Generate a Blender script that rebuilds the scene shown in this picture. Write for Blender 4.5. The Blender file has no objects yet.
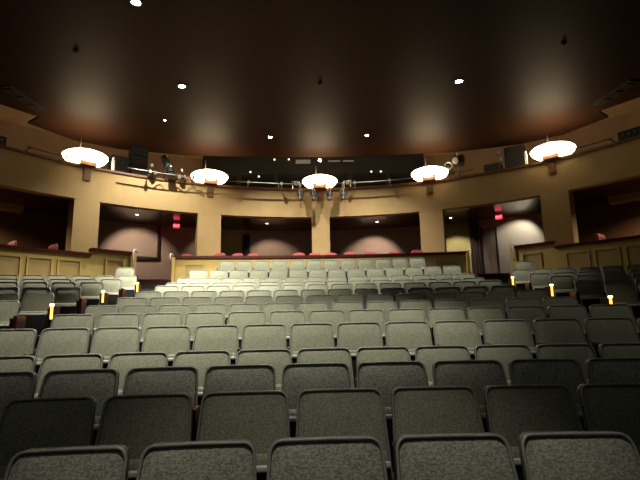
import bpy, bmesh, math, random
from mathutils import Vector, Matrix
random.seed(7)
S=bpy.context.scene; COL=S.collection
EYE=1.34; YC=-12.0; PI=math.pi
BX,BY,BR=-0.1,6.0,10.0           # centre and radius of the balcony ring
# ---------------------------------------------------------------- materials
def mat(name,base=(.5,.5,.5),rough=.6,metal=0.,emit=None,es=0.,noise=None,spec=.5,bump=None,coat=0.):
    m=bpy.data.materials.new(name); m.use_nodes=True; nt=m.node_tree; b=nt.nodes['Principled BSDF']
    b.inputs['Base Color'].default_value=(*base,1); b.inputs['Roughness'].default_value=rough
    b.inputs['Metallic'].default_value=metal; b.inputs['Specular IOR Level'].default_value=spec
    b.inputs['Coat Weight'].default_value=coat
    if emit: b.inputs['Emission Color'].default_value=(*emit,1); b.inputs['Emission Strength'].default_value=es
    tc=nt.nodes.new('ShaderNodeTexCoord')
    if noise:
        sc,amt=noise[0],noise[1]
        n=nt.nodes.new('ShaderNodeTexNoise'); n.inputs['Scale'].default_value=sc; n.inputs['Detail'].default_value=4
        r=nt.nodes.new('ShaderNodeValToRGB')
        r.color_ramp.elements[0].position=.3; r.color_ramp.elements[1].position=.7
        r.color_ramp.elements[0].color=(*[c*(1-amt) for c in base],1); r.color_ramp.elements[1].color=(*[min(1,c*(1+amt)) for c in base],1)
        nt.links.new(tc.outputs['Object'],n.inputs['Vector']); nt.links.new(n.outputs['Fac'],r.inputs['Fac']); nt.links.new(r.outputs['Color'],b.inputs['Base Color'])
    if bump:
        n=nt.nodes.new('ShaderNodeTexNoise'); n.inputs['Scale'].default_value=bump[0]; n.inputs['Detail'].default_value=3
        bm_=nt.nodes.new('ShaderNodeBump'); bm_.inputs['Strength'].default_value=bump[1]; bm_.inputs['Distance'].default_value=.004
        nt.links.new(tc.outputs['Object'],n.inputs['Vector']); nt.links.new(n.outputs['Fac'],bm_.inputs['Height']); nt.links.new(bm_.outputs['Normal'],b.inputs['Normal'])
    return m
def wood(name,c1,c2,rough=.4,scale=(3,3,30)):
    m=bpy.data.materials.new(name); m.use_nodes=True; nt=m.node_tree; b=nt.nodes['Principled BSDF']; b.inputs['Roughness'].default_value=rough; b.inputs['Specular IOR Level'].default_value=.25
    tc=nt.nodes.new('ShaderNodeTexCoord'); mp=nt.nodes.new('ShaderNodeMapping'); mp.inputs['Scale'].default_value=scale
    n=nt.nodes.new('ShaderNodeTexNoise'); n.inputs['Scale'].default_value=2; n.inputs['Detail'].default_value=5
    r=nt.nodes.new('ShaderNodeValToRGB'); r.color_ramp.elements[0].position=.35; r.color_ramp.elements[1].position=.65
    r.color_ramp.elements[0].color=(*c1,1); r.color_ramp.elements[1].color=(*c2,1)
    nt.links.new(tc.outputs['Object'],mp.inputs['Vector']); nt.links.new(mp.outputs['Vector'],n.inputs['Vector']); nt.links.new(n.outputs['Fac'],r.inputs['Fac']); nt.links.new(r.outputs['Color'],b.inputs['Base Color'])
    return m
def weave(name,c1,c2,sc=(115,115,220)):
    m=bpy.data.materials.new(name); m.use_nodes=True; nt=m.node_tree; b=nt.nodes['Principled BSDF']; b.inputs['Roughness'].default_value=.85
    b.inputs['Sheen Weight'].default_value=.35; b.inputs['Sheen Roughness'].default_value=.5; b.inputs['Specular IOR Level'].default_value=.25
    tc=nt.nodes.new('ShaderNodeTexCoord'); mp=nt.nodes.new('ShaderNodeMapping'); mp.inputs['Scale'].default_value=sc
    n=nt.nodes.new('ShaderNodeTexNoise'); n.inputs['Scale'].default_value=1; n.inputs['Detail'].default_value=3
    r=nt.nodes.new('ShaderNodeValToRGB'); r.color_ramp.elements[0].position=.38; r.color_ramp.elements[1].position=.62
    r.color_ramp.elements[0].color=(*c1,1); r.color_ramp.elements[1].color=(*c2,1)
    n2=nt.nodes.new('ShaderNodeTexNoise'); n2.inputs['Scale'].default_value=9; n2.inputs['Detail'].default_value=2
    mx=nt.nodes.new('ShaderNodeMix'); mx.data_type='RGBA'; mx.blend_type='MULTIPLY'; mx.inputs[0].default_value=.35
    bp=nt.nodes.new('ShaderNodeBump'); bp.inputs['Strength'].default_value=.5; bp.inputs['Distance'].default_value=.002
    L=nt.links.new
    L(tc.outputs['Object'],mp.inputs['Vector']); L(mp.outputs['Vector'],n.inputs['Vector']); L(n.outputs['Fac'],r.inputs['Fac'])
    L(tc.outputs['Object'],n2.inputs['Vector']); L(r.outputs['Color'],mx.inputs[6]); L(n2.outputs['Fac'],mx.inputs[7]); L(mx.outputs[2],b.inputs['Base Color'])
    L(n.outputs['Fac'],bp.inputs['Height']); L(bp.outputs['Normal'],b.inputs['Normal'])
    return m
M=dict(
 fab=weave('seat_fabric_olive',(.140,.146,.100),(.325,.338,.245)),
 fab2=weave('seat_fabric_grey',(.140,.150,.118),(.330,.345,.280),(78,78,150)),
 trim=mat('seat_trim',(.18,.185,.16),.5),
 shell=mat('seat_back_shell',(.05,.05,.047),.5),
 pan=mat('seat_pan_black',(.004,.004,.0035),.7,spec=.15),
 rim=mat('seat_pan_rim_highlight',(.42,.43,.38),.4),  # pale grey lip, its tone standing in for the black edge's highlight
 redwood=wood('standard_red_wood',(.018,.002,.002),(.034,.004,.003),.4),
 redlit=wood('armrest_red_wood_lit',(.07,.012,.007),(.12,.022,.013),.35),  # lighter copy of the red wood, lit armrest tops put into the colour
 carpet=mat('carpet',(.014,.011,.010),.95,noise=(25,.4),bump=(200,.4)),
 tan=mat('tan_plaster',(.43,.295,.13),.8,noise=(2.2,.07),bump=(60,.15)),
 panelw=mat('parapet_tan',(.56,.41,.12),.7,noise=(2.5,.08)),
 inset=mat('parapet_inset',(.46,.32,.11),.6,noise=(3,.08)),
 cap=wood('cap_rail_wood',(.14,.065,.028),(.22,.105,.048),.4),
 redrail=wood('parapet_rail_wood',(.055,.010,.008),(.10,.018,.013),.35),
 plaque=wood('plaque_wood',(.14,.065,.035),(.21,.10,.055),.45),
 block=wood('block_wood',(.36,.16,.07),(.48,.22,.10),.5),
 ceil=mat('ceiling_brown',(.023,.0095,.0048),.55,noise=(1.2,.12),spec=.15),
 outer=mat('outer_ceiling_tan',(.55,.37,.19),.8,noise=(1.4,.07)),
 upper=mat('upper_wall_brown',(.27,.165,.095),.85,noise=(1.2,.15)),
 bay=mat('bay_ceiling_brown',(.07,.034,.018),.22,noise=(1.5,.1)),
 pink=mat('back_wall_mauve',(.42,.28,.22),.8,noise=(2,.06)),
 grey=mat('back_wall_pale',(.50,.43,.34),.8,noise=(2,.06)),
 yell=mat('back_wall_cream',(.55,.46,.20),.8,noise=(2,.06)),
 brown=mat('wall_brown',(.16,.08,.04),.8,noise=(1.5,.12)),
 dark=mat('dark_paint',(.012,.009,.008),.6),
 booth=mat('booth_black',(.004,.0045,.0035),.7,noise=(3,.3)),
 glass=mat('booth_glass',(.010,.014,.012),.12,spec=.6),
 black=mat('black_metal',(.007,.007,.007),.5),
 grill=mat('speaker_cloth',(.003,.003,.003),.8,bump=(300,.5)),
 steel=mat('steel_pipe',(.30,.28,.24),.4,metal=.6),
 silver=mat('lamp_silver',(.55,.53,.48),.3,metal=.8),
 grey2=mat('fixture_grey',(.012,.013,.013),.45),
 white=mat('white_post',(.75,.72,.62),.5),
 paper=mat('white_ledge',(.8,.8,.76),.6),
 lens=mat('lens_glass',(.25,.24,.2),.08),
 bowl=mat('glass_bowl_glow',(.9,.8,.6),.4,emit=(1,.80,.50),es=12),
 can=mat('downlight_glow',(1,1,1),.4,emit=(1,.93,.78),es=60.),
 smallcan=mat('bay_downlight_glow',(1,1,1),.4,emit=(1,.90,.72),es=14.),
 amber=mat('aisle_light_glow',(1,.6,.2),.4,emit=(1,.42,.06),es=3.),
 ambertop=mat('aisle_light_cap_glow',(1,.8,.5),.4,emit=(1,.70,.25),es=5.),
 exitp=mat('exit_sign_red',(.9,.05,.06),.4,emit=(1,.03,.06),es=1.3),
 exitw=mat('exit_sign_letters',(1,.7,.7),.4,emit=(1,.35,.40),es=1.8),
 red=mat('red_upholstery',(.24,.028,.035),.75,bump=(120,.2)),
 led=mat('indicator_glow',(1,1,1),.4,emit=(1,.95,.85),es=1.6),
 winrefl=mat('booth_window_reflection',(.2,.18,.15),.4,emit=(.9,.75,.6),es=.06),  # weak emission imitates reflections in the booth windows
 drape=mat('dark_drape',(.10,.065,.05),.9),
 door=mat('door_brown',(.20,.15,.12),.6),
)
M['ceil'].node_tree.nodes['Principled BSDF'].inputs['Specular Tint'].default_value=(.80,.46,.30,1)
# ---------------------------------------------------------------- helpers
def link(name,bm,m,parent=None,smooth=False):
    bmesh.ops.recalc_face_normals(bm,faces=bm.faces)
    me=bpy.data.meshes.new(name); bm.to_mesh(me); bm.free()
    if smooth:
        for p in me.polygons: p.use_smooth=True
    me.materials.append(M[m]); o=bpy.data.objects.new(name,me); COL.objects.link(o)
    if parent: o.parent=parent
    return o
def sharp(o,ang=40):
    me=o.data
    me.set_sharp_from_angle(angle=math.radians(ang)) if hasattr(me,'set_sharp_from_angle') else None
    return o
def tag(o,label,cat,group=None):
    o['label']=label; o['category']=cat
    if group: o['group']=group
    return o
def struct(o): o['kind']='structure'; return o
def thing(name,label,cat,loc=(0,0,0),rz=0,group=None):
    o=bpy.data.objects.new(name,None); COL.objects.link(o); o.location=loc; o.rotation_euler=(0,0,rz); o.empty_display_size=.1
    return tag(o,label,cat,group)
def box(bm,c,s,rx=0,ry=0,rz=0,bev=0):
    r=bmesh.ops.create_cube(bm,size=1)
    vs=r['verts']; bmesh.ops.scale(bm,vec=s,verts=vs)
    if bev:
        es=list({e for v in vs for e in v.link_edges})
        rr=bmesh.ops.bevel(bm,geom=es,offset=bev,segments=2,affect='EDGES',profile=.6); vs=list({v for f in rr['faces'] for v in f.verts}|{v for v in vs if v.is_valid})
    mt=Matrix.Translation(c)@Matrix.Rotation(rz,4,'Z')@Matrix.Rotation(ry,4,'Y')@Matrix.Rotation(rx,4,'X')
    bmesh.ops.transform(bm,matrix=mt,verts=vs)
    return bm
def cyl(bm,c,r,h,seg=20,axis='Z',r2=None,mtx=None):
    q=bmesh.ops.create_cone(bm,cap_ends=True,segments=seg,radius1=r,radius2=r if r2 is None else r2,depth=h)
    rot={'Z':Matrix(),'X':Matrix.Rotation(PI/2,4,'Y'),'Y':Matrix.Rotation(PI/2,4,'X')}[axis] if mtx is None else mtx
    bmesh.ops.transform(bm,matrix=Matrix.Translation(c)@rot.to_4x4(),verts=q['verts']); return bm
def tube(bm,pts,r,seg=8,closed=False):
    pts=[Vector(p) for p in pts]; n=len(pts); rings=[]; up=None
    for i,p in enumerate(pts):
        a=pts[i-1] if (i>0 or closed) else p; b=pts[(i+1)%n] if (i<n-1 or closed) else p
        t=(b-a).normalized()
        if up is None:
            up=Vector((0,0,1)) if abs(t.z)<.9 else Vector((0,1,0))
        s=t.cross(up).normalized(); u=s.cross(t).normalized(); up=u
        rings.append([bm.verts.new(p+s*r*math.cos(2*PI*k/seg)+u*r*math.sin(2*PI*k/seg)) for k in range(seg)])
    for i in range(n if closed else n-1):
        A,B=rings[i],rings[(i+1)%n]
        for k in range(seg): bm.faces.new((A[k],A[(k+1)%seg],B[(k+1)%seg],B[k]))
    if not closed: bm.faces.new(rings[0]); bm.faces.new(rings[-1])
    return bm
def lathe(bm,prof,seg=32,c=(0,0,0)):
    rings=[]
    for r,z in prof:
        rings.append([bm.verts.new((c[0]+max(r,1e-4)*math.cos(2*PI*k/seg),c[1]+max(r,1e-4)*math.sin(2*PI*k/seg),c[2]+z)) for k in range(seg)])
    for A,B in zip(rings,rings[1:]):
        for k in range(seg): bm.faces.new((A[k],A[(k+1)%seg],B[(k+1)%seg],B[k]))
    bmesh.ops.remove_doubles(bm,verts=bm.verts,dist=5e-4)
    return bm
def P(ph,R,z,cx=BX,cy=BY): return Vector((cx+R*math.sin(ph),cy+R*math.cos(ph),z))
def arc(bm,r0,r1,z0,z1,a0,a1,cx=BX,cy=BY,n=None):
    """solid curved bar between radii r0..r1, heights z0..z1, angles a0..a1"""
    n=n or max(2,int(abs(a1-a0)*r1/.35)); L=[]
    for i in range(n+1):
        a=a0+(a1-a0)*i/n
        L.append([bm.verts.new(P(a,r,z,cx,cy)) for r,z in ((r0,z0),(r1,z0),(r1,z1),(r0,z1))])
    for A,B in zip(L,L[1:]):
        for k in range(4): bm.faces.new((A[k],A[(k+1)%4],B[(k+1)%4],B[k]))
    bm.faces.new(L[0]); bm.faces.new(L[-1]); return bm
def prism(bm,poly,z0,z1):
    a=[bm.verts.new((x,y,z0)) for x,y in poly]; b=[bm.verts.new((x,y,z1)) for x,y in poly]; n=len(poly)
    bm.faces.new(a); bm.faces.new(b)
    for k in range(n): bm.faces.new((a[k],a[(k+1)%n],b[(k+1)%n],b[k]))
    return bm
def wallseg(bm,p,q,z0,z1,t,off=0.):
    """upright slab from p to q in plan, its near face shifted off towards the stage side"""
    p=Vector((*p,0)); q=Vector((*q,0)); d=(q-p).normalized(); n=Vector((d.y,-d.x,0))
    if n.y>0: n=-n
    a=p+n*off; b=q+n*off; c=b-n*t; e=a-n*t
    return prism(bm,[(v.x,v.y) for v in (a,b,c,e)],z0,z1)
B=bmesh.new
D2R=math.radians
ORD=['zeroth','first','second','third','fourth','fifth','sixth','seventh','eighth','ninth','tenth','eleventh','twelfth','thirteenth','fourteenth','fifteenth']
ROWS=[
(2.10,-0.002,[-0.1510,-0.1145,-0.0796,-0.0434,-0.0061,0.0311,0.0674,0.1040]),
(2.85,0.095,[-0.1766,-0.1406,-0.1065,-0.0711,-0.0347,0.0018,0.0380,0.0744,0.1104]),
(3.62,0.178,[-0.1831,-0.1475,-0.1125,-0.0770,-0.0414,-0.0064,0.0296,0.0659,0.1014,0.1370]),
(4.45,0.243,[-0.2007,-0.1675,-0.1344,-0.1011,-0.0677,-0.0342,-0.0013,0.0314,0.0644,0.0978,0.1312,0.1643]),
(5.37,0.468,[-0.2182,-0.1877,-0.1579,-0.1284,-0.0982,-0.0682,-0.0382,-0.0081,0.0228,0.0539,0.0848,0.1164,0.1476,0.1783,0.2089]),
(6.30,0.635,[-0.1984,-0.1697,-0.1407,-0.1119,-0.0827,-0.0535,-0.0252,0.0033,0.0317,0.0606,0.0886,0.1162,0.1443,0.1719,0.2006]),
(7.20,0.778,[-0.1907,-0.1654,-0.1389,-0.1123,-0.0861,-0.0598,-0.0332,-0.0062,0.0209,0.0477,0.0747,0.1022,0.1294,0.1565,0.1837]),
(8.05,0.938,[-0.1784,-0.1534,-0.1277,-0.1020,-0.0766,-0.0511,-0.0254,0.0003,0.0255,0.0505,0.0756,0.1008,0.1258,0.1509,0.1758]),
(8.90,1.095,[-0.1725,-0.1493,-0.1259,-0.1017,-0.0777,-0.0539,-0.0297,-0.0055,0.0185,0.0424,0.0666,0.0906,0.1150,0.1392,0.1629]),
(9.75,1.259,[-0.1630,-0.1400,-0.1168,-0.0935,-0.0701,-0.0465,-0.0231,-0.0008,0.0224,0.0454,0.0683,0.0914,0.1143,0.1374,0.1607]),
(10.60,1.395,[-0.1592,-0.1374,-0.1155,-0.0932,-0.0708,-0.0482,-0.0261,-0.0034,0.0193,0.0417,0.0643,0.0867,0.1091,0.1315,0.1536]),
(11.45,1.575,[-0.1534,-0.1319,-0.1103,-0.0887,-0.0668,-0.0451,-0.0230,-0.0012,0.0207,0.0425,0.0648,0.0866,0.1082,0.1300,0.1516]),
(12.30,1.862,[-0.1456,-0.1247,-0.1039,-0.0827,-0.0619,-0.0408,-0.0197,0.0011,0.0217,0.0426,0.0632,0.0838,0.1040,0.1241,0.1442]),
(13.15,2.212,[-0.1174,-0.0984,-0.0794,-0.0603,-0.0411,-0.0220,-0.0029,0.0164,0.0358,0.0549,0.0740,0.0930,0.1119]),
]
BAYW=95; DW=1500; FW=1150; STW=55; WORLD=.003; EXPO=0.25
# ================================================================= the stepped floor
def fl(i): return ROWS[i][1]
bm=B()
edges=[-4+12.]+[r[0]+.30-YC for r in ROWS[:-1]]+[14.34-YC]
def sector(bm,r0,r1,zb,z,a0,a1): arc(bm,r0,r1,zb,z,a0,a1,0,YC)
for i,r in enumerate(ROWS):
    r0,r1=edges[i],edges[i+1]; Rm=(r0+r1)/2
    z=r[1]; ac=4.28/Rm; A=.62
    for a0,a1,dz in ((-A,-ac,.08 if i>5 else 0),(-ac,ac,0),(ac,A,.08 if i>5 else 0)):
        sector(bm,r0,r1,-.3,z+dz,a0,a1)
for s in (-1,1):
    sector(bm,25.45,25.78,2.2,2.36,*sorted((s*4.30/26,s*5.32/26))); sector(bm,25.78,26.05,2.2,2.51,*sorted((s*4.30/26,s*5.32/26)))
sector(bm,edges[-1],26.6,1.5,2.212,-.36,.36)
struct(link('floor',bm,'carpet'))
# a red board at the head of each aisle stair
for s,side in ((-1,'left'),(1,'right')):
    bm=B(); sector(bm,26.05,26.09,2.3,2.665,*sorted((s*4.52/26,s*5.40/26)))
    struct(link('trim_1' if s<0 else 'trim_2',bm,'redwood'))
# ================================================================= seats
H=.86
def backy(z):
    u=(H-z)/.5
    return -.150*(1-max(0,1-u)**1.6)-.08*max(0,u-1)
def pad_bm(front,back,grow,z0,puff):
    bm=B(); V=H-z0; nu,nv=14,12; G=[]
    def w(v):
        W=.2465-.021*(v/V)+grow; r=.048
        if v>V-r: W=W-r+math.sqrt(max(0,r*r-(v-(V-r))**2))
        return W
    vs=[V*j/nv*.86 for j in range(nv)]+[V-.048+.048*math.sin(k*PI/2/5) for k in range(1,6)]
    vs=sorted(vs); 
    for side in (0,1):
        g=[]
        for v in vs:
            row=[]
            for i in range(nu+1):
                s=-1+2*i/nu; x=s*w(v); z=z0+v+grow*(v/V)
                e=(1-abs(s)**6)*(1-(max(0,v/V-.0))**10)*(1-.5*(1-v/V)**4)
                y=backy(z)-(front+puff*e if side==0 else back)
                row.append(bm.verts.new((x,y,z)))
            g.append(row)
        G.append(g)
        for a,b in zip(g,g[1:]):
            for i in range(nu): bm.faces.new((a[i],a[i+1],b[i+1],b[i]))
    f,b=G; n=len(vs)
    for j in range(n-1):
        for i in (0,nu): bm.faces.new((f[j][i],f[j+1][i],b[j+1][i],b[j][i]))
    for i in range(nu):
        for j in (0,n-1): bm.faces.new((f[j][i],f[j][i+1],b[j][i+1],b[j][i]))
    return bm
def outline():
    pts=[]; z0=.38; V=H-z0; r=.048
    for k in range(9): pts.append((.2465-.021*(k/8*(V-r)/V)+.001,z0+k/8*(V-r)))
    cx=pts[-1][0]-r; cz=H-r
    for k in range(1,7): a=k/6*PI/2; pts.append((cx+r*math.cos(a),cz+r*math.sin(a)+.002))
    right=pts; left=[(-x,z) for x,z in pts[::-1]]
    return [(x,backy(z)-.030,z) for x,z in right]+[(0,backy(H)-.030,H+.004)]+[(x,backy(z)-.030,z) for x,z in left]
proto={}
def make_seat(fabric,left_std=False,end=None):
    """returns a prototype: Empty with its parts; end = (side,with light)"""
    root=thing('auditorium_seat','','seat')
    o=link('backrest',pad_bm(.022,-.002,-.003,.40,.026),fabric,root,True); sharp(o,60)
    link('back_shell',pad_bm(.004,-.022,.004,.37,0),'shell',root,True)
    link('backrest_trim',tube(B(),outline(),.0078,7),'trim',root,True)
    t=.19
    bm=B(); box(bm,(0,-.236,.425),(.440,.080,.31),rx=-t*.9,bev=.03)
    link('seat_cushion',bm,fabric,root,True)
    bm=B(); box(bm,(0,-.312,.365),(.45,.040,.30),rx=-t*.9,bev=.016)
    sh=link('seat_shell',bm,'pan',root,True)
    bm=B(); box(bm,(0,-.296,.527),(.446,.044,.034),rx=-t*.9,bev=.009)
    link('shell_rim',bm,'rim',sh,True)
    def standard(x):
        bm=B(); box(bm,(x,-.305,.30),(.022,.16,.60),bev=.005); box(bm,(x,-.22,.015),(.05,.28,.03),bev=.006)
        link('standard',bm,'redwood',root)
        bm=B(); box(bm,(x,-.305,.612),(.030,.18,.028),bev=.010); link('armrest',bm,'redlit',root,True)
    standard(.26)
    if left_std: standard(-.26)
    if end:
        s,lit=end; x=s*.315
        bm=B(); box(bm,(x,-.20,.325),(.05,.36,.65),bev=.008); ep=link('end_panel',bm,'redwood',root)
        if lit:
            bm=B(); box(bm,(x,-.395,.545),(.035,.03,.19),bev=.006); link('aisle_light',bm,'amber',root)
            bm=B(); box(bm,(x,-.400,.660),(.06,.05,.035),bev=.008); link('light_cap',bm,'ambertop',root)
    return root
def kids(o): return [c for c in COL.objects if c.parent==o]
KC={}
def copy_seat(src):
    if src not in KC:
        KC[src]=[(c,kids(c)) for c in kids(src)]
    r=src.copy(); COL.objects.link(r)
    for c,gs in KC[src]:
        n=c.copy(); COL.objects.link(n); n.parent=r
        for g in gs:
            d=g.copy(); COL.objects.link(d); d.parent=n
    return r
used={}
def seat(kind,R,ph,z,w,label,group):
    if kind not in used:
        proto[kind]=make_seat(*kind); KC[proto[kind]]=[(c,kids(c)) for c in kids(proto[kind])]; o=proto[kind]; used[kind]=True
    else: o=copy_seat(proto[kind])
    o.location=(R*math.sin(ph),YC+R*math.cos(ph),z); o.rotation_euler=(random.uniform(-.006,.006),0,-ph+random.uniform(-.008,.008)); o.scale=(w/.52,1,1)
    o['label']=label; o['category']='seat'; o['group']=group
    return o
rowword=['front']+['%s'%ORD[i] for i in range(2,14)]+['rearmost']
BLUE={0,2}
for i,(D,z,g) in enumerate(ROWS):
    R=D-YC; n=len(g)-1; fab='fab2' if i in BLUE else 'fab'
    for k in range(n):
        ph=(g[k]+g[k+1])/2; w=(g[k+1]-g[k])*R
        fromleft=k<n-k
        pos=ORD[k+1]+' from left' if fromleft else (ORD[n-k]+' from right')
        if k==0: pos='leftmost'
        if k==n-1: pos='rightmost'
        rw=rowword[i]
        look={0:'large coarse-woven grey',1:'dark olive-grey'}.get(i,'grey-green')
        if i==0: lab='%s seat back, %s in the nearest row at the bottom edge'%(look,pos)
        elif i==13: lab='grey-green folded seat, %s in rearmost centre row under the rail'%pos
        else: lab='%s folded seat, %s in %s centre row from the nearest'%(look,pos,rw)
        seat((fab,k==0),R,ph,z,w,lab,'folded seats of the centre block')
SIDE={7:(1,0),8:(2,2),9:(3,3),10:(4,4),11:(5,5),12:(6,6),13:(1,1)}
for rn,(nl,nr) in SIDE.items():
    D,z,_=ROWS[rn-1]; R=D-YC
    for s,n,side in ((-1,nl,'left'),(1,nr,'right')):
        for k in range(n):
            X=(4.66 if s<0 else 4.57) if rn<13 else 5.02
            ph=s*(math.asin(X/R)+k*.49/R)
            lit=k==0 and rn in (8,10,12)
            kind=('fab',False) if k else ('fab',False,(-s,lit))
            where='beside the %s aisle'%side if k==0 else '%s from the aisle'%ORD[k+1]
            lab='folded seat, %s in %s block, level with %s centre row'%(where,side,ORD[rn])
            if lit: lab='aisle seat with amber step light in %s block, level with %s centre row'%(side,ORD[rn])
            seat(kind,R,ph,z+(.05 if s>0 else .06 if rn>=12 else .08),.47,lab,'folded seats of the %s block'%side)
# ================================================================= parapets round the seating
def e(z): return z+EYE
def frame_panel(parent,p,q,z0,z1,off):
    """recessed board with a moulding round it, on the line p-q"""
    bm=B(); wallseg(bm,p,q,z0,z1,.01,off); f=link('inset_panel',bm,'inset',parent)
    p=Vector(p); q=Vector(q); d=(q-p).normalized()*.035
    bm=B()
    wallseg(bm,p,q,z1,z1+.03,.03,off+.02); wallseg(bm,p,q,z0-.03,z0,.03,off+.02)
    wallseg(bm,p-d,p,z0-.03,z1+.03,.03,off+.02); wallseg(bm,q,q+d,z0-.03,z1+.03,.03,off+.02)
    link('panel_moulding',bm,'panelw',f)
t=thing('centre_parapet','long curved tan low wall with dark red rail behind the rearmost centre seats','low wall',(0,14.35,2.212))
inv=Matrix.Translation((0,-14.35,-2.212))
def local(o,m=inv): o.data.transform(m); return o
RP=26.35
bm=B(); arc(bm,RP,RP+.14,2.2,e(1.97),-4.50/RP,4.36/RP,0,YC); local(link('wall_body',bm,'panelw',t))
bm=B(); arc(bm,RP-.06,RP+.2,e(1.97),e(2.05),-4.53/RP,4.39/RP,0,YC); local(link('top_rail',bm,'redrail',t))
for a in (-4.1,-3.3,3.4,2.6,4.15-.0):
    pass
for a0,a1 in ((-4.15,-3.62),(3.42,3.95)):
    bm=B(); arc(bm,RP-.006,RP+.02,2.5,e(1.78),a0/RP,a1/RP,0,YC); f=local(link('inset_panel',bm,'inset',t))
    bm=B(); 
    for q0,q1,zz0,zz1 in ((a0,a1,e(1.78),e(1.81)),(a0-.03,a0,2.5,e(1.81)),(a1,a1+.03,2.5,e(1.81))): arc(bm,RP-.03,RP+.02,zz0,zz1,q0/RP,q1/RP,0,YC)
    local(link('panel_moulding',bm,'panelw',f))
for s in (-1,1):
    a=(4.50 if s<0 else 4.36)*s/RP
    bm=B(); pp=P(a,RP+.05,0,0,YC); box(bm,(pp.x,pp.y,(2.2+e(2.0))/2),(.09,.26,e(2.0)-2.2),rz=-a,bev=.01); local(link('end_post',bm,'panelw',t))
    bm=B(); x,y=pp.x+s*.05,pp.y-.16
    tube(bm,[(x,y+.30,e(2.06)),(x,y+.02,e(2.10)),(x,y-.06,e(2.06)),(x,y-.05,e(1.93)),(x,y+.0,e(1.9))],.018,8); local(link('handrail',bm,'white',t,True))
for s,side in ((-1,'left'),(1,'right')):
    A=(s*5.40,13.10); Bq=(s*6.15,12.30); C=(s*7.50,10.80); Dq=(s*9.3,8.8)
    t=thing('side_parapet','tan panelled low wall with dark rail behind the %s block of seats'%side,'low wall',(A[0],A[1],2.2))
    iv=Matrix.Translation((-A[0],-A[1],-2.2)); 
    L_=lambda o: o.data.transform(iv)
    bm=B(); wallseg(bm,A,Bq,1.4,e(1.97),.14); L_(link('raised_end',bm,'panelw',t))
    bm=B(); wallseg(bm,Bq,Dq,1.0,e(1.84),.14); L_(link('wall_body',bm,'panelw',t))
    bm=B(); wallseg(bm,A,Bq,e(1.97),e(2.05),.24,.06)
    wallseg(bm,Bq,Dq,e(1.84),e(1.91),.24,.06); L_(link('top_rail',bm,'redrail',t))
    a=Vector(A); b=Vector(Bq); d=(b-a).normalized(); p0=a+d*.24; p1=a+d*.68
    def LP(p,q,z1):
        before=set(o.name for o in COL.objects); frame_panel(t,tuple(p),tuple(q),2.3,z1,.006)
        for o in [o for o in COL.objects if o.name not in before]: o.data.transform(iv)
    LP(p0,p1,e(1.76))
    d=(Vector(C)-b).normalized()
    for k in range(6):
        st=.27+k*.68
        if st+.52<(Vector(Dq)-b).length: LP(b+d*st,b+d*(st+.50),e(1.66))
    bm=B(); n=Vector((-d.y*s,d.x*s)); box(bm,(A[0]-s*.03,A[1]+.03,(1.5+e(2.0))/2),(.10,.16,e(2.0)-1.5),rz=s*.82,bev=.01); L_(link('end_post',bm,'panelw',t))
    bm=B(); x,y=A[0]-s*.09,A[1]-.06
    tube(bm,[(x,y+.25,e(2.06)),(x,y+.02,e(2.12)),(x,y-.08,e(2.05)),(x,y-.06,e(1.80)),(x,y-.04,e(1.62))],.018,8); L_(link('handrail',bm,'white',t,True))
# raised box floors behind the parapets
bm=B(); arc(bm,RP+.14,32.4,2.2,2.65,-.205,.205,0,YC)
for s in (-1,1): arc(bm,26.09,RP+.14,2.2,2.65,*sorted((s*4.56/RP,s*5.42/RP)),0,YC)
struct(link('floor_boxes',bm,'carpet'))
for s,side in ((-1,'left'),(1,'right')):
    bm=B(); prism(bm,[(s*5.95,12.90),(s*6.40,12.36),(s*9.4,9.0),(s*11.5,10.5),(s*8.9,14.6),(s*7.6,13.8)],2.2,2.62); struct(link('floor_box_'+side,bm,'carpet'))
# ================================================================= balcony front, pillars
bm=B(); arc(bm,BR,BR+.28,e(3.64),e(4.60),D2R(-84),D2R(84)); 
front=struct(link('wall_balcony_front',bm,'tan'))
bm=B(); arc(bm,BR-.05,BR+.34,e(4.60),e(4.67),D2R(-84),D2R(84)); struct(link('trim_3',bm,'cap'))
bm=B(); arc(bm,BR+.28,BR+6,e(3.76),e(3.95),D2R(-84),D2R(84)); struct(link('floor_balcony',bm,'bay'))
PIL=[-42.5,-21.3,.4,22.0,43.5]; WID=[.70,.76,.62,.76,.78]
words=['far left','left of centre','centre','right of centre','far right']
for a,w,wd in zip(PIL,WID,words):
    ph=D2R(a)
    t=thing('pillar','square tan pillar %s under the balcony front'%wd,'pillar',P(ph,BR,2.2),-ph,'pillars under the balcony')
    bm=B(); box(bm,(0,.26,(e(3.64)-2.2)/2),(w,.52,e(3.64)-2.2)); link('shaft',bm,'tan',t)
    bm=B(); box(bm,(0,.26,.06+.0),(w+.04,.56,.12)); link('base',bm,'redwood',t)
for a,wd in zip([-65,65],['beyond left edge','beyond right edge']):
    ph=D2R(a)
    t=thing('pillar','tan pillar at the %s of the balcony'%wd.split()[1],'pillar',P(ph,BR,2.2),-ph,'pillars under the balcony')
    bm=B(); box(bm,(0,.26,(e(3.64)-2.2)/2),(.7,.52,e(3.64)-2.2)); link('shaft',bm,'tan',t)
LA=[-42.9,-21.3,.4,22.1,43.7]
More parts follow.
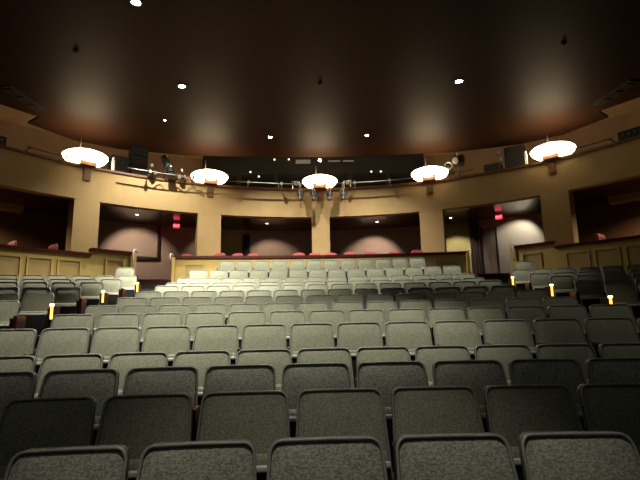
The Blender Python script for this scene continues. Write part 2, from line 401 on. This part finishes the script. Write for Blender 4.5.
for a,wd in zip(LA,words):
    ph=D2R(a)
    o=P(ph,BR-.01,e(4.22))
    t=thing('wall_plaque','brown wooden bracket plate under the %s glowing bowl'%wd,'bracket',o,-ph,'brackets below the bowls')
    bm=B(); box(bm,(0,-.006,.19),(.21,.03,.40),bev=.006); link('plate',bm,'plaque',t)
    bm=B(); box(bm,(0,-.024,.19),(.15,.012,.32),bev=.004); link('raised_field',bm,'plaque',t)
    o=P(ph,BR+.22,e(4.67))
    t=thing('bowl_lamp','%s glowing glass bowl lamp on the balcony rail'%wd,'lamp',o,-ph,'glowing bowls on the balcony rail')
    bm=B(); box(bm,(0,-.27,.055),(.44,.16,.13),bev=.01); link('mounting_block',bm,'block',t)
    bm=B(); prof=[(.001,.03),(.16,.04),(.33,.085),(.47,.15),(.57,.225),(.625,.31),(.62,.345),(.56,.395),(.40,.46),(.2,.49),(.001,.50)]
    lathe(bm,prof,40); link('glass_bowl',bm,'bowl',t,True)
    bm=B(); tube(bm,[(-.13,.1,.47),(-.13,.1,.93)],.018,8); link('hanging_rod',bm,'steel',t,True)
# ================================================================= rooms under the balcony
RW=BR+2.8
def backwall(a0,a1,m,nm,z0=2.2,z1=e(3.78),r=RW,t=.12):
    bm=B(); arc(bm,r,r+t,z0,z1,D2R(a0),D2R(a1)); return struct(link(nm,bm,m))
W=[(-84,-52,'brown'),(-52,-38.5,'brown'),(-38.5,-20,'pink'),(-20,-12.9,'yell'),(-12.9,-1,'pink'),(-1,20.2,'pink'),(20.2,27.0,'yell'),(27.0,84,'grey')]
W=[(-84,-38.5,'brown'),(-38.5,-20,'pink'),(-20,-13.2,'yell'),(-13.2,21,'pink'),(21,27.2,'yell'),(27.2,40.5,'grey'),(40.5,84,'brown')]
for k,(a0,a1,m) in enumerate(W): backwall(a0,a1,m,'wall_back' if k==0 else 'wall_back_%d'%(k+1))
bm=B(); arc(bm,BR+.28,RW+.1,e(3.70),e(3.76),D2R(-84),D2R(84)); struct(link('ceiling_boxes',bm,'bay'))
# partitions between the boxes
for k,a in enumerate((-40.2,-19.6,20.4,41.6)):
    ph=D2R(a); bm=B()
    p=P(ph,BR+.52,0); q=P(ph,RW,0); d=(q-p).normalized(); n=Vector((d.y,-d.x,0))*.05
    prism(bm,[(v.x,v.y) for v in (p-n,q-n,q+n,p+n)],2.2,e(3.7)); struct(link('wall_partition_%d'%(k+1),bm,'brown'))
# framed board in the left bay
def ringbox(name,a,r,w,h,th,z,m,parent=None):
    pass
t=thing('wall_frame','dark picture-rail frame on the mauve wall in left bay','frame',P(D2R(-32),RW-.12,e(2.42)),D2R(32))
bm=B(); box(bm,(.05,0,.03),(1.86,.06,.07)); link('bottom_bar',bm,'dark',t)
bm=B(); box(bm,(.95,0,.60),(.07,.06,1.2)); link('upright_bar',bm,'dark',t)
# door frames / drapes
t=thing('door_frame','dark upright door jamb between cream wall and mauve wall','door frame',P(D2R(-12.9),RW-.03,2.65),D2R(12.9))
bm=B(); box(bm,(0,0,1.1),(.26,.08,2.2)); link('jamb',bm,'dark',t)
bm=B(); box(bm,(.20,-.02,1.1),(.06,.06,2.2)); link('pale_strip',bm,'pink',t)
t=thing('stage_drape','dark brown drape hanging beside the right exit doors','curtain',P(D2R(27.6),RW-.14,2.65),D2R(-27.6))
bm=B(); n=26; pts=[]
for k in range(n+1): pts.append((-.17+.34*k/n,-.05+.025*math.sin(k*1.5)))
pts+= [(x,y+.02) for x,y in pts[::-1]]
prism(bm,pts,0,2.35); link('cloth',bm,'drape',t)
t=thing('double_door','brown double door below the right exit sign','door',P(D2R(29.85),RW-.09,2.65),D2R(-29.85))
bm=B(); box(bm,(-.12,0,1.0),(.235,.05,2.0),bev=.006); link('door_leaf',bm,'door',t)
bm=B(); box(bm,(.12,0,1.0),(.235,.05,2.0),bev=.006); link('door_leaf',bm,'door',t)
for sx in (-.26,.26):
    bm=B(); box(bm,(sx,0,1.02),(.04,.09,2.14)); link('door_jamb',bm,'dark',t)
bm=B(); cyl(bm,(-.03,-.05,1.0),.012,.3,10); link('pull_handle',bm,'steel',t)
t=tag(link('wall_switch',box(B(),P(D2R(21.9),RW-.03,e(2.95)),(.09,.04,.26),rz=-D2R(21.9),bev=.006),'dark'),'small dark wall plate on the cream wall of right bay','wall plate')
# exit signs
for a,sx,side in ((-25.55,1,'left'),(32.3,1,'right')):
    ph=D2R(a); o=P(ph,RW-.9,e(3.70))
    t=thing('exit_sign','red lit exit sign hanging in the %s exit bay'%side,'exit sign',o,-ph,None)
    bm=B(); box(bm,(0,0,-.15),(.22,.05,.15),bev=.008); link('sign_face',bm,'exitp',t)
    bm=B(); cyl(bm,(0,0,-.035),.01,.09,8); link('stem',bm,'black',t)
    cu=bpy.data.curves.new('exit_text','FONT'); cu.body='EXIT'; cu.size=.105; cu.align_x='CENTER'; cu.align_y='CENTER'; cu.extrude=.002
    ob=bpy.data.objects.new('tmp',cu); COL.objects.link(ob); dg=bpy.context.evaluated_depsgraph_get(); me=bpy.data.meshes.new_from_object(ob.evaluated_get(dg)); bpy.data.objects.remove(ob)
    me.transform(Matrix.Translation((0,-.029,-.15))@Matrix.Rotation(PI/2,4,'X')); me.materials.clear(); me.materials.append(M['exitw'])
    lo=bpy.data.objects.new('lettering',me); COL.objects.link(lo); lo.parent=t
# ceiling spots in the boxes
def spot(name,loc,energy,size,blend,color=(1,.86,.66),soft=.04,aim=None,parent=None):
    l=bpy.data.lights.new(name,'SPOT'); l.energy=energy; l.spot_size=D2R(size); l.spot_blend=blend; l.color=color; l.shadow_soft_size=soft
    o=bpy.data.objects.new(name,l); COL.objects.link(o); o.location=loc
    if aim is not None: o.rotation_euler=(Vector(aim)-Vector(loc)).to_track_quat('-Z','Y').to_euler()
    return o
def downlight(loc,r,glow,label,group,W_=0,size=70,blend=.5,aim=None,color=(1,.88,.68)):
    t=thing('downlight',label,'ceiling light',loc,0,group)
    bm=B(); lathe(bm,[(r*.8,0),(r*1.25,0),(r*1.25,-.012),(r*.8,-.012),(r*.8,0)],24); link('trim_ring',bm,'black',t,True)
    bm=B(); cyl(bm,(0,0,-.006),r*.8,.008,24); link('lens',bm,glow,t)
    if W_:
        l=spot('downlight_beam',(0,0,-.03),W_,size,blend,color); l.parent=t
        if aim is not None: l.rotation_euler=(Vector(aim)-Vector(loc)).to_track_quat('-Z','Y').to_euler()
    return t
for (x,y,wd,tx,ty,en) in ((-6.2,15.5,'left bay',-6.9,17.6,BAYW*1.5),(-2.01,17.2,'centre left bay',-1.9,18.9,BAYW),(2.11,17.2,'centre right bay',2.1,19.0,BAYW*1.5),(4.75,16.7,'right bay',5.2,17.6,BAYW*.9)):
    downlight((x,y,e(3.70)),.055,'smallcan','small bright downlight in the ceiling of the %s'%wd,'downlights under the balcony',en,84,.55,(tx,ty,2.9))
# fill spots added to brighten the bays, without lamps of their own
spot('bay_fill_light',(-1.9+-2.2,16.9,e(3.66)),BAYW*.3,100,.5,aim=(-4.0,18.4,2.9))
spot('bay_fill_light',(7.05,15.7,e(3.66)),BAYW*.75,92,.6,color=(.95,.90,.75),aim=(7.1,17.4,2.9))
for s in (-1,1):
    o=P(D2R(s*55),11.4,e(3.62)); spot('bay_fill_light',o,BAYW*2.2,150,.8,color=(1,.74,.48),aim=(o.x,o.y,0))
    t=tag(link('inner_column',box(B(),P(D2R(s*54.6),12.2,2.9),(.30,.3,1.5),rz=-D2R(s*54.6)),'brown'),'dim brown column standing in the far %s bay'%('left' if s<0 else 'right'),'column')
    t.data.transform(Matrix.Translation((0,0,0)))
    bm=B(); arc(bm,12.1,12.5,e(3.50),e(3.70),D2R(s*51)-.05,D2R(s*51)+.05); struct(link('trim_%d'%(5 if s<0 else 6),bm,'tan'))  # tan strip added to stand in for a lit patch of ceiling
# ================================================================= red chairs in the boxes
def red_chair(loc,rz,label):
    t=thing('box_chair',label,'chair',loc,rz,'red chairs in the boxes')
    bm=B(); n=12; A=[]
    for j in range(5):
        v=j/4; z=.46+.50*v; w=.22*(1-.15*v**3); row=[]
        for i in range(n+1):
            s=-1+2*i/n; row.append((s*w,.20-.05*(1-s*s)*-1+.04*v,z-(.05*abs(s)**3 if j==4 else 0)))
        A.append(row)
    F=[[bm.verts.new(p) for p in r] for r in A]; K=[[bm.verts.new((p[0],p[1]+.05,p[2])) for p in r] for r in A]
    for g in (F,K):
        for a,b in zip(g,g[1:]):
            for i in range(n): bm.faces.new((a[i],a[i+1],b[i+1],b[i]))
    for j in range(4):
        for i in (0,n): bm.faces.new((F[j][i],F[j+1][i],K[j+1][i],K[j][i]))
    for i in range(n):
        for j in (0,4): bm.faces.new((F[j][i],F[j][i+1],K[j][i+1],K[j][i]))
    link('backrest',bm,'red',t,True)
    bm=B(); box(bm,(0,0,.43),(.44,.42,.09),bev=.03); link('seat',bm,'red',t,True)
    for x in (-.19,.19):
        for y in (-.17,.19): link('leg',cyl(B(),(x,y,.195),.014,.39,8,r2=.018),'black',t)
    return t
CH=[(-3.40,'leftmost, at foot of left pillar'),(-2.86,'second from left, before cream wall'),(-2.31,'third from left, before the door jamb'),(-.84,'left of the centre pillar'),(-.24,'at left foot of the centre pillar'),(.28,'at right foot of the centre pillar'),(.95,'first right of the centre pillar'),(1.58,'in the middle of the lit mauve wall'),(2.40,'right side of the lit mauve wall'),(3.13,'at foot of pillar right of centre')]
for i,(x,wd) in enumerate(CH):
    red_chair((x,14.95+.05*(i%3)-x*x*.02,2.65+(.0)),random.uniform(-.4,.4),'red box chair above the rail, %s'%wd)
red_chair((-4.25,14.85,2.65),.5,'dim red box chair beside the left exit passage')
for x,y,wd in ((-7.50,12.45,'nearer the far left pillar'),(-8.25,11.9,'at far left edge'),(7.6,12.15,'behind the far right low wall')):
    red_chair((x,y,2.62),-.6 if x<0 else .6,'dark red chair top behind the low wall, %s'%wd)
# ================================================================= ceilings, upper walls
HC=e(5.9)
def CS(x,y): return (-.4+(x+.4)*.9516,y*.9516)
cl=[(0,17.05),(2.5,16.9),(5.0,16.7),(7.2,15.95),(8.3,15.1),(9.03,13.75),(8.45,13.32),(9.05,12.45),(9.6,12.0),(10.2,10.4),(10.4,7),(10.4,-7)]
cl=[(x*.9516,y*.9516) for x,y in cl]; poly=cl+[(-x,y) for x,y in cl[::-1][:-1]]
bm=B(); prism(bm,poly,HC,HC+.07); struct(link('ceiling',bm,'ceil'))
bm=B(); prism(bm,[(-15.5,-8),(15.5,-8),(15.5,13),(9,21),(-9,21),(-15.5,13)],e(7.0),e(7.1)); struct(link('ceiling_outer',bm,'outer'))
bm=B(); arc(bm,14.2,14.35,e(3.9),e(7.05),D2R(-95),D2R(95)); struct(link('wall_upper',bm,'upper'))
for s,side in ((-1,'left'),(1,'right')):
    bm=B(); box(bm,(s*12.2,-.2,3.5),(.2,14,9.8)); struct(link('wall_'+side,bm,'brown'))
# ceiling slots
for s,side in ((-1,'left'),(1,'right')):
    t=thing('air_vent','long dark slotted vent in the %s edge of the brown ceiling'%side,'vent',(s*7.8,11.55,HC-.001),s*.12)
    bm=B(); box(bm,(0,0,-.01),(.34,1.35,.03)); link('frame',bm,'dark',t)
    for k in range(3):
        bm=B(); box(bm,(0,-.42+k*.42,-.03),(.24,.32,.03)); link('grille',bm,'black',t)
# ceiling downlights
def cd(x,y,label,W_,aim,size=75,r=.06,glow='can',blend=.8,color=(1,.93,.78)): x,y=CS(x,y); return downlight((x,y,HC),r,glow,label,'bright ceiling downlights',W_,size,blend,aim,color)
cd(-3.71,8.24,'bright ceiling downlight at the top edge, left',DW*3.2,(-1.9,11.6,2.0),70,r=.10)
cd(-3.71,11.52,'bright ceiling downlight at left over the upper seats',DW*2.2,(-4.3,9.4,1.5),84,r=.10)
cd(3.58,11.39,'bright ceiling downlight at right over the upper seats',DW*.6,(3.1,11.1,1.5),66,r=.10)
cd(-1.70,15.02,'ceiling downlight left of centre near the balcony',DW*.62,(-1.2,13.6,2.5),125,r=.07)
cd(1.56,14.94,'ceiling downlight right of centre near the balcony',DW*.62,(1.0,13.6,2.5),125,r=.07)
cd(-4.79,13.6,'small ceiling downlight above the left stage lights',DW*.55,(-5.0,14.0,3.0),120,r=.035)
for x,y,wd in ((-5.65,9.85,'left part'),(5.47,9.71,'right part'),(-.08,11.43,'middle')):
    t=thing('sprinkler','tiny dark fixture in the %s of the ceiling'%wd,'sprinkler',(*CS(x,y),HC),0,'dark ceiling fixtures')
    bm=B(); lathe(bm,[(.001,0),(.06,0),(.05,-.03),(.02,-.06),(.001,-.06)],14); link('body',bm,'dark',t,True)
# unseen downlights added to brighten the seats, beyond the top of the frame
for x,y,en,ax,ay in ((-3.7,4.6,FW*1.2,-2.8,6.1),(-.3,4.4,FW*1.7,-.7,5.9),(3.6,4.6,FW*.13,2.6,5.9)):
    cd(x,y,'added unseen downlight over the front rows',en,(ax,ay,.6),54)
cd(-3.4,6.9,'added unseen downlight over the front rows',FW*1.0,(-2.5,9.3,1.4),46)
cd(-.6,1.3,'added unseen downlight over the front rows',FW*.55,(-.3,1.60,.8),30)
spot('stage_fill_light',(-1.5,-1.5,e(4.6)),STW,80,.8,color=(1,.96,.84),soft=.2,aim=(-1.0,6.0,1.5))  # unseen fill added from the stage side for the seat fronts
# ================================================================= control booth on the balcony
t=thing('control_booth','long dark control booth behind the balcony rail','booth',(-.2,18.9,e(3.95)))
bm=B(); box(bm,(0,.1,1.62),(9.3,.2,3.0)); link('booth_wall',bm,'booth',t)
for k in range(6):
    x=-3.9+k*1.55
    bm=B(); box(bm,(x,-.02,1.85),(1.35,.03,.75)); w_=link('booth_window',bm,'glass',t)
for x,z,w,h in ((-.45,2.72,.62,.17),(.85,2.73,.5,.06),(1.45,2.73,.45,.06)):
    bm=B(); box(bm,(x,-.05,z),(w,.02,h)); link('reflection_slot',bm,'winrefl',t)  # faintly glowing slabs in place of window reflections
for x,z in ((-1.65,2.83),(-1.05,2.83),(2.40,2.25),(2.80,2.25),(-2.65,2.30),(-2.3,2.1)):
    bm=B(); cyl(bm,(x,-.05,z),.035,.02,10,'Y'); link('indicator',bm,'led',t)
for x,w in ((-1.2,1.6),(1.0,1.3)):
    pass
t=thing('pendant_spot','bright small lamp hanging above the centre bowl','lamp',(.02,17.6,e(6.28)))
bm=B(); cyl(bm,(0,0,.12),.06,.2,16); link('housing',bm,'black',t)
bm=B(); cyl(bm,(0,0,.6),.012,.8,8); link('drop_rod',bm,'black',t)
bm=B(); bmesh.ops.create_uvsphere(bm,u_segments=14,v_segments=8,radius=.055); link('lamp_face',bm,'can',t,True)
# upper-left recess
t=tag(link('rear_cabinet',box(B(),P(D2R(-27.5),13.9,e(5.1)),(2.2,.4,2.2),rz=D2R(27.5),bev=.02),'upper'),'plain brown upper wall box left of the booth','cabinet')
t=tag(link('dark_hatch',box(B(),P(D2R(-24.3),13.65,e(5.35)),(.32,.06,.7),rz=D2R(24.3),bev=.01),'dark'),'small dark upright hatch left of the booth','hatch')
# ================================================================= equipment on the balcony
PZ=e(4.70); RPIPE=9.55
def pipe(a0,a1,name,label):
    t=thing(name,label,'pipe',P(D2R((a0+a1)/2),RPIPE,PZ))
    iv=Matrix.Translation(-P(D2R((a0+a1)/2),RPIPE,PZ)); n=int(abs(a1-a0)/1.5)
    bm=B(); tube(bm,[P(D2R(a0+(a1-a0)*k/n),RPIPE,PZ) for k in range(n+1)],.019,8); o=link('tube',bm,'steel',t,True); o.data.transform(iv)
    return t,iv
t,iv=pipe(-37,31,'lighting_pipe','long curved steel lighting pipe running in front of the balcony rail')
for a in (-33,-25,-14.2,-7.5,7.5,14.6,27):
    ph=D2R(a); bm=B(); tube(bm,[P(ph,RPIPE,PZ),P(ph,BR-.08,PZ-.10),P(ph,BR-.06,PZ-.12)],.018,8); box(bm,P(ph,RPIPE,PZ),(.07,.09,.09),rz=-ph); o=link('bracket_arm',bm,'steel',t); o.data.transform(iv)
for a0,a1,nm in ((-53,-46.5,'left'),(47,54,'right')):
    t2,iv2=pipe(a0,a1,'loose_pipe','pale pipe end beside the far %s bowl'%nm)
    for o in kids(t2): o.location=(0,0,-.04)
    for a in (a0+.5,a1-.5):
        ph=D2R(a); bm=B(); tube(bm,[P(ph,RPIPE,PZ-.04),P(ph,BR-.06,PZ-.08)],.02,8); o=link('pipe_bracket',bm,'steel',t2); o.data.transform(iv2)
def fixture(a,r,z,tilt,label,m='black',L=.42,rad=.085,yaw=0,group='stage lights hanging from the pipe',lens='lens',drop=0.):
    ph=D2R(a)
    t=thing('stage_light',label,'stage light',P(ph,r,z),-ph+yaw,group)
    Rm=Matrix.Rotation(-PI/2-tilt+PI,3,'X')  # axis
    ax=Vector((0,-math.cos(tilt),-math.sin(tilt)))
    q=Vector((0,0,1)).rotation_difference(ax).to_matrix()
    c=Vector((0,0,-.22))
    bm=B(); cyl(bm,c-ax*L*.22,rad,L*.5,20,mtx=q); cyl(bm,c+ax*L*.2,rad*.72,L*.4,20,mtx=q,r2=rad*.86); cyl(bm,c-ax*L*.5,rad*.7,L*.1,16,mtx=q,r2=rad); b=link('housing',bm,m,t,True); sharp(b)
    bm=B(); cyl(bm,c+ax*(L*.405),rad*.78,.012,20,mtx=q); link('lens',bm,lens,t)
    bm=B(); w=rad+.025
    tube(bm,[(-w,c.y,c.z),(-w,0,-.07),(0,0,-.04),(w,0,-.07),(w,c.y,c.z)],.012,6)
    if drop: tube(bm,[(0,0,-.05),(0,0,drop)],.018,6); link('yoke',bm,'black',t)
    bm=B(); box(bm,(0,0,drop-.005),(.05,.08,.09),bev=.01); link('clamp',bm,'silver',t)
    return t
for a,wd in ((-3.7,'leftmost of four'),(-.95,'second of four'),(2.25,'third of four'),(5.05,'rightmost of four')):
    o=fixture(a,RPIPE,PZ-.20,1.25,'dark stage light hanging below the pipe by the centre bowl, %s'%wd,'grey2' if wd[0] in 'st' else 'black',.42,.085,drop=.17)
for a,wd in ((-4.6,'left of centre bowl'),(6.0,'right of centre bowl')):
    ph=D2R(a); t=thing('light_clamp_bracket','silver clamp assembly on the pipe %s'%wd,'clamp',P(ph,RPIPE,PZ),-ph,'clamps beside the centre bowl')
    bm=B(); box(bm,(0,0,.02),(.10,.10,.14),bev=.01); tube(bm,[(-.11,0,.09),(-.11,0,-.2)],.012,6); tube(bm,[(.11,0,.10),(.11,0,-.12)],.012,6); tube(bm,[(-.14,0,.08),(.14,0,.08)],.013,6); link('clamp_body',bm,'silver',t)
fixture(-29.7,9.9,e(5.42),.9,'tall black and silver moving stage light left of the second bowl','grey2',.50,.12,yaw=.3,group=None)
fixture(-29.0,9.75,e(5.02),1.1,'dark stage light low in the cluster on the left','black',.42,.13,group=None)
fixture(-27.0,9.8,e(4.98),.3,'small stage light right end of the left cluster','grey2',.34,.085,yaw=-.6,group=None)
fixture(-32.4,9.8,e(5.0),.3,'small stage light left end of the left cluster','black',.34,.085,yaw=.7,group=None)
t=tag(link('cable_bundle',tube(B(),[P(D2R(-33+k*.55),9.72+.04*math.sin(k*2.1),PZ-.10-.07*math.sin(k*1.3)) for k in range(16)],.016,6),'black',None,True),'black cables looped along the pipe at the left lights','cable')
t=tag(link('stand_pole',tube(B(),[P(D2R(-29.9),10.0,e(4.67)),P(D2R(-29.9),10.0,e(5.45))],.02,8),'black',None,True),'thin stand carrying the tall left stage light','stand')
t=tag(link('amber_gel_frame',box(B(),P(D2R(-25.5),10.1,e(4.76)),(.2,.12,.16),rz=D2R(26),bev=.01),'block'),'small orange box on the rail left of the second bowl','box')
# right side gear
ph=D2R(25.0); t=thing('ring_light','round silver stage light beside the right of centre bowl','stage light',P(ph,11.1,e(5.46)),-ph)
bm=B(); pr=[(.13*math.cos(k*PI/12),.0,.13*math.sin(k*PI/12)) for k in range(24)]; tube(bm,pr,.03,8,closed=True); link('front_ring',bm,'silver',t,True)
bm=B(); cyl(bm,(0,.12,0),.11,.22,20,'Y'); link('housing',bm,'grey2',t,True)
bm=B(); tube(bm,[(0,.1,-.1),(0,.1,-1.5)],.018,8); link('stand',bm,'black',t)
fixture(27.6,10.15,e(5.52),.35,'black framed stage light right of the round silver light','black',.44,.14,yaw=-.4,group=None)
t=tag(link('stand_pole',tube(B(),[P(D2R(27.6),10.15,e(4.67)),P(D2R(27.6),10.15,e(5.45))],.02,8),'black',None,True),'thin stand carrying the black framed stage light at right','stand')
t=tag(link('spot_barn_door',box(B(),P(D2R(27.4),10.55,e(5.40)),(.34,.03,.42),rz=-D2R(27.4),bev=.005),'black'),'flat black frame behind the right stage light','frame')
def speaker(a,r,z,w,h,d,label,yaw=0,woofer=True):
    ph=D2R(a); t=thing('loudspeaker',label,'loudspeaker',P(ph,r,z),-ph+yaw,'loudspeakers on the balcony')
    bm=B(); box(bm,(0,0,h/2),(w,d,h),bev=.012); link('cabinet',bm,'black',t)
    bm=B(); box(bm,(0,-d/2-.006,h/2),(w*.9,.012,h*.92),bev=.004); link('grille',bm,'grill',t)
    return t
speaker(-33.3,11.0,e(5.63),.56,.28,.4,'upper black loudspeaker box of the stack at left')
speaker(-33.3,11.0,e(5.28),.56,.31,.4,'lower black loudspeaker box of the stack at left')
t=tag(link('riser_case',box(B(),P(D2R(-33.3),11.0,e(4.61)),(.5,.42,1.32),rz=D2R(33.3),bev=.01),'black'),'black case under the two stacked left loudspeakers','case')
t=tag(link('equipment_rack',box(B(),P(D2R(-36.45),11.0,e(4.71)),(.56,.45,1.50),rz=D2R(36.45),bev=.01),'booth'),'dark green-black rack left of the stacked loudspeakers','rack')
for k in range(4): pass
speaker(36.7,11.0,e(4.92),.62,.72,.4,'large black loudspeaker box left of far right bowl')
t=tag(link('riser_case',box(B(),P(D2R(36.7),11.0,e(4.43)),(.56,.42,.96),rz=-D2R(36.7),bev=.01),'black'),'black case under the large right loudspeaker','case')
speaker(32.9,11.0,e(4.64),.56,.55,.4,'low black loudspeaker box left of the large right one')
t=tag(link('riser_case',box(B(),P(D2R(32.9),11.0,e(4.29)),(.5,.4,.68),rz=-D2R(32.9),bev=.01),'black'),'black case under the low right loudspeaker','case')
fixture(34.7,10.3,e(5.35),.2,'small silver stage light over the low right loudspeaker','silver',.26,.07,group=None)
t=tag(link('stand_pole',tube(B(),[P(D2R(34.7),10.3,e(4.67)),P(D2R(34.7),10.3,e(5.32))],.015,8),'black',None,True),'thin stand of the small silver light at right','stand')
for a,nm in ((-38.6,'right of the far left bowl'),(39.5,'left of the far right bowl')):
    ph=D2R(a); t=thing('rail_post','short white post on the balcony rail, %s'%nm,'post',P(ph,BR+.1,e(4.67)),-ph)
    bm=B(); box(bm,(0,0,.19),(.075,.07,.38),bev=.01); link('post_body',bm,'white',t)
    bm=B(); cyl(bm,(0,0,.42),.03,.08,12); link('post_tip',bm,'white',t)
for a,nm in ((-57.5,'left'),(56.5,'right')):
    ph=D2R(a); t=thing('mixing_console','dark equipment box at the %s end of the balcony rail'%nm,'equipment box',P(ph,BR+.2,e(4.67)),-ph)
    bm=B(); box(bm,(0,0,.13),(.95,.4,.26),bev=.01); link('case',bm,'black',t)
    bm=B(); 
    for k in range(6): cyl(bm,(-.35+k*.14,-.205,.15),.018,.014,8,'Y')
    link('knob_row',bm,'silver',t)
# ledge strips behind the rail
for a0,a1,wd in ((-10.5,-3.9,'left of the centre bowl'),(5.2,8.7,'right of the centre bowl')):
    bm=B(); arc(bm,BR+.36,BR+.52,e(4.685),e(4.71),D2R(a0),D2R(a1)); tag(link('ledge_board',bm,'paper'),'long white strip lying behind the balcony rail, %s'%wd,'board')
    bm=B(); arc(bm,BR+.36,BR+.50,e(3.95),e(4.685),D2R(a0),D2R(a1)); tag(link('ledge_shelf',bm,'black'),'black desk shelf behind the rail, %s'%wd,'shelf')
t=thing('desk_console','bright topped console behind the rail right of centre','console',P(D2R(11.8),10.5,e(4.66)),-D2R(11.8))
bm=B(); box(bm,(0,0,.04),(.42,.2,.08),bev=.01); link('console_body',bm,'paper',t)
bm=B(); box(bm,(0,.05,-.35),(.5,.3,.70),bev=.01); link('console_desk',bm,'black',t)
t=thing('rail_upright','small white upright between pipe and rail, left of centre','post',P(D2R(-7.9),BR+.0,e(4.67)),D2R(7.9))
bm=B(); box(bm,(0,0,.09),(.03,.03,.18)); link('upright',bm,'white',t)
# ================================================================= camera, world, render look
w=bpy.data.worlds.new('World'); S.world=w; w.use_nodes=True
w.node_tree.nodes['Background'].inputs[0].default_value=(1,.8,.55,1); w.node_tree.nodes['Background'].inputs[1].default_value=WORLD
cam=bpy.data.cameras.new('Camera'); co=bpy.data.objects.new('Camera',cam); COL.objects.link(co); S.camera=co
cam.sensor_width=36; cam.lens=36*470/640; cam.clip_start=.05; cam.clip_end=100
y_,t_,r_=D2R(1.2),D2R(10),D2R(1.1)
F=Vector((math.sin(y_)*math.cos(t_),math.cos(y_)*math.cos(t_),math.sin(t_))); Rr=Vector((math.cos(y_),-math.sin(y_),0)); U=Rr.cross(F)
R2=Rr*math.cos(r_)-U*math.sin(r_); U2=U*math.cos(r_)+Rr*math.sin(r_)
mw=Matrix((R2,U2,-F)).transposed().to_4x4(); mw.translation=Vector((-.4,0,EYE)); co.matrix_world=mw
S.view_settings.view_transform='Standard'; S.view_settings.look='None'; S.view_settings.gamma=1; S.view_settings.exposure=EXPO
S.view_settings.use_curve_mapping=False
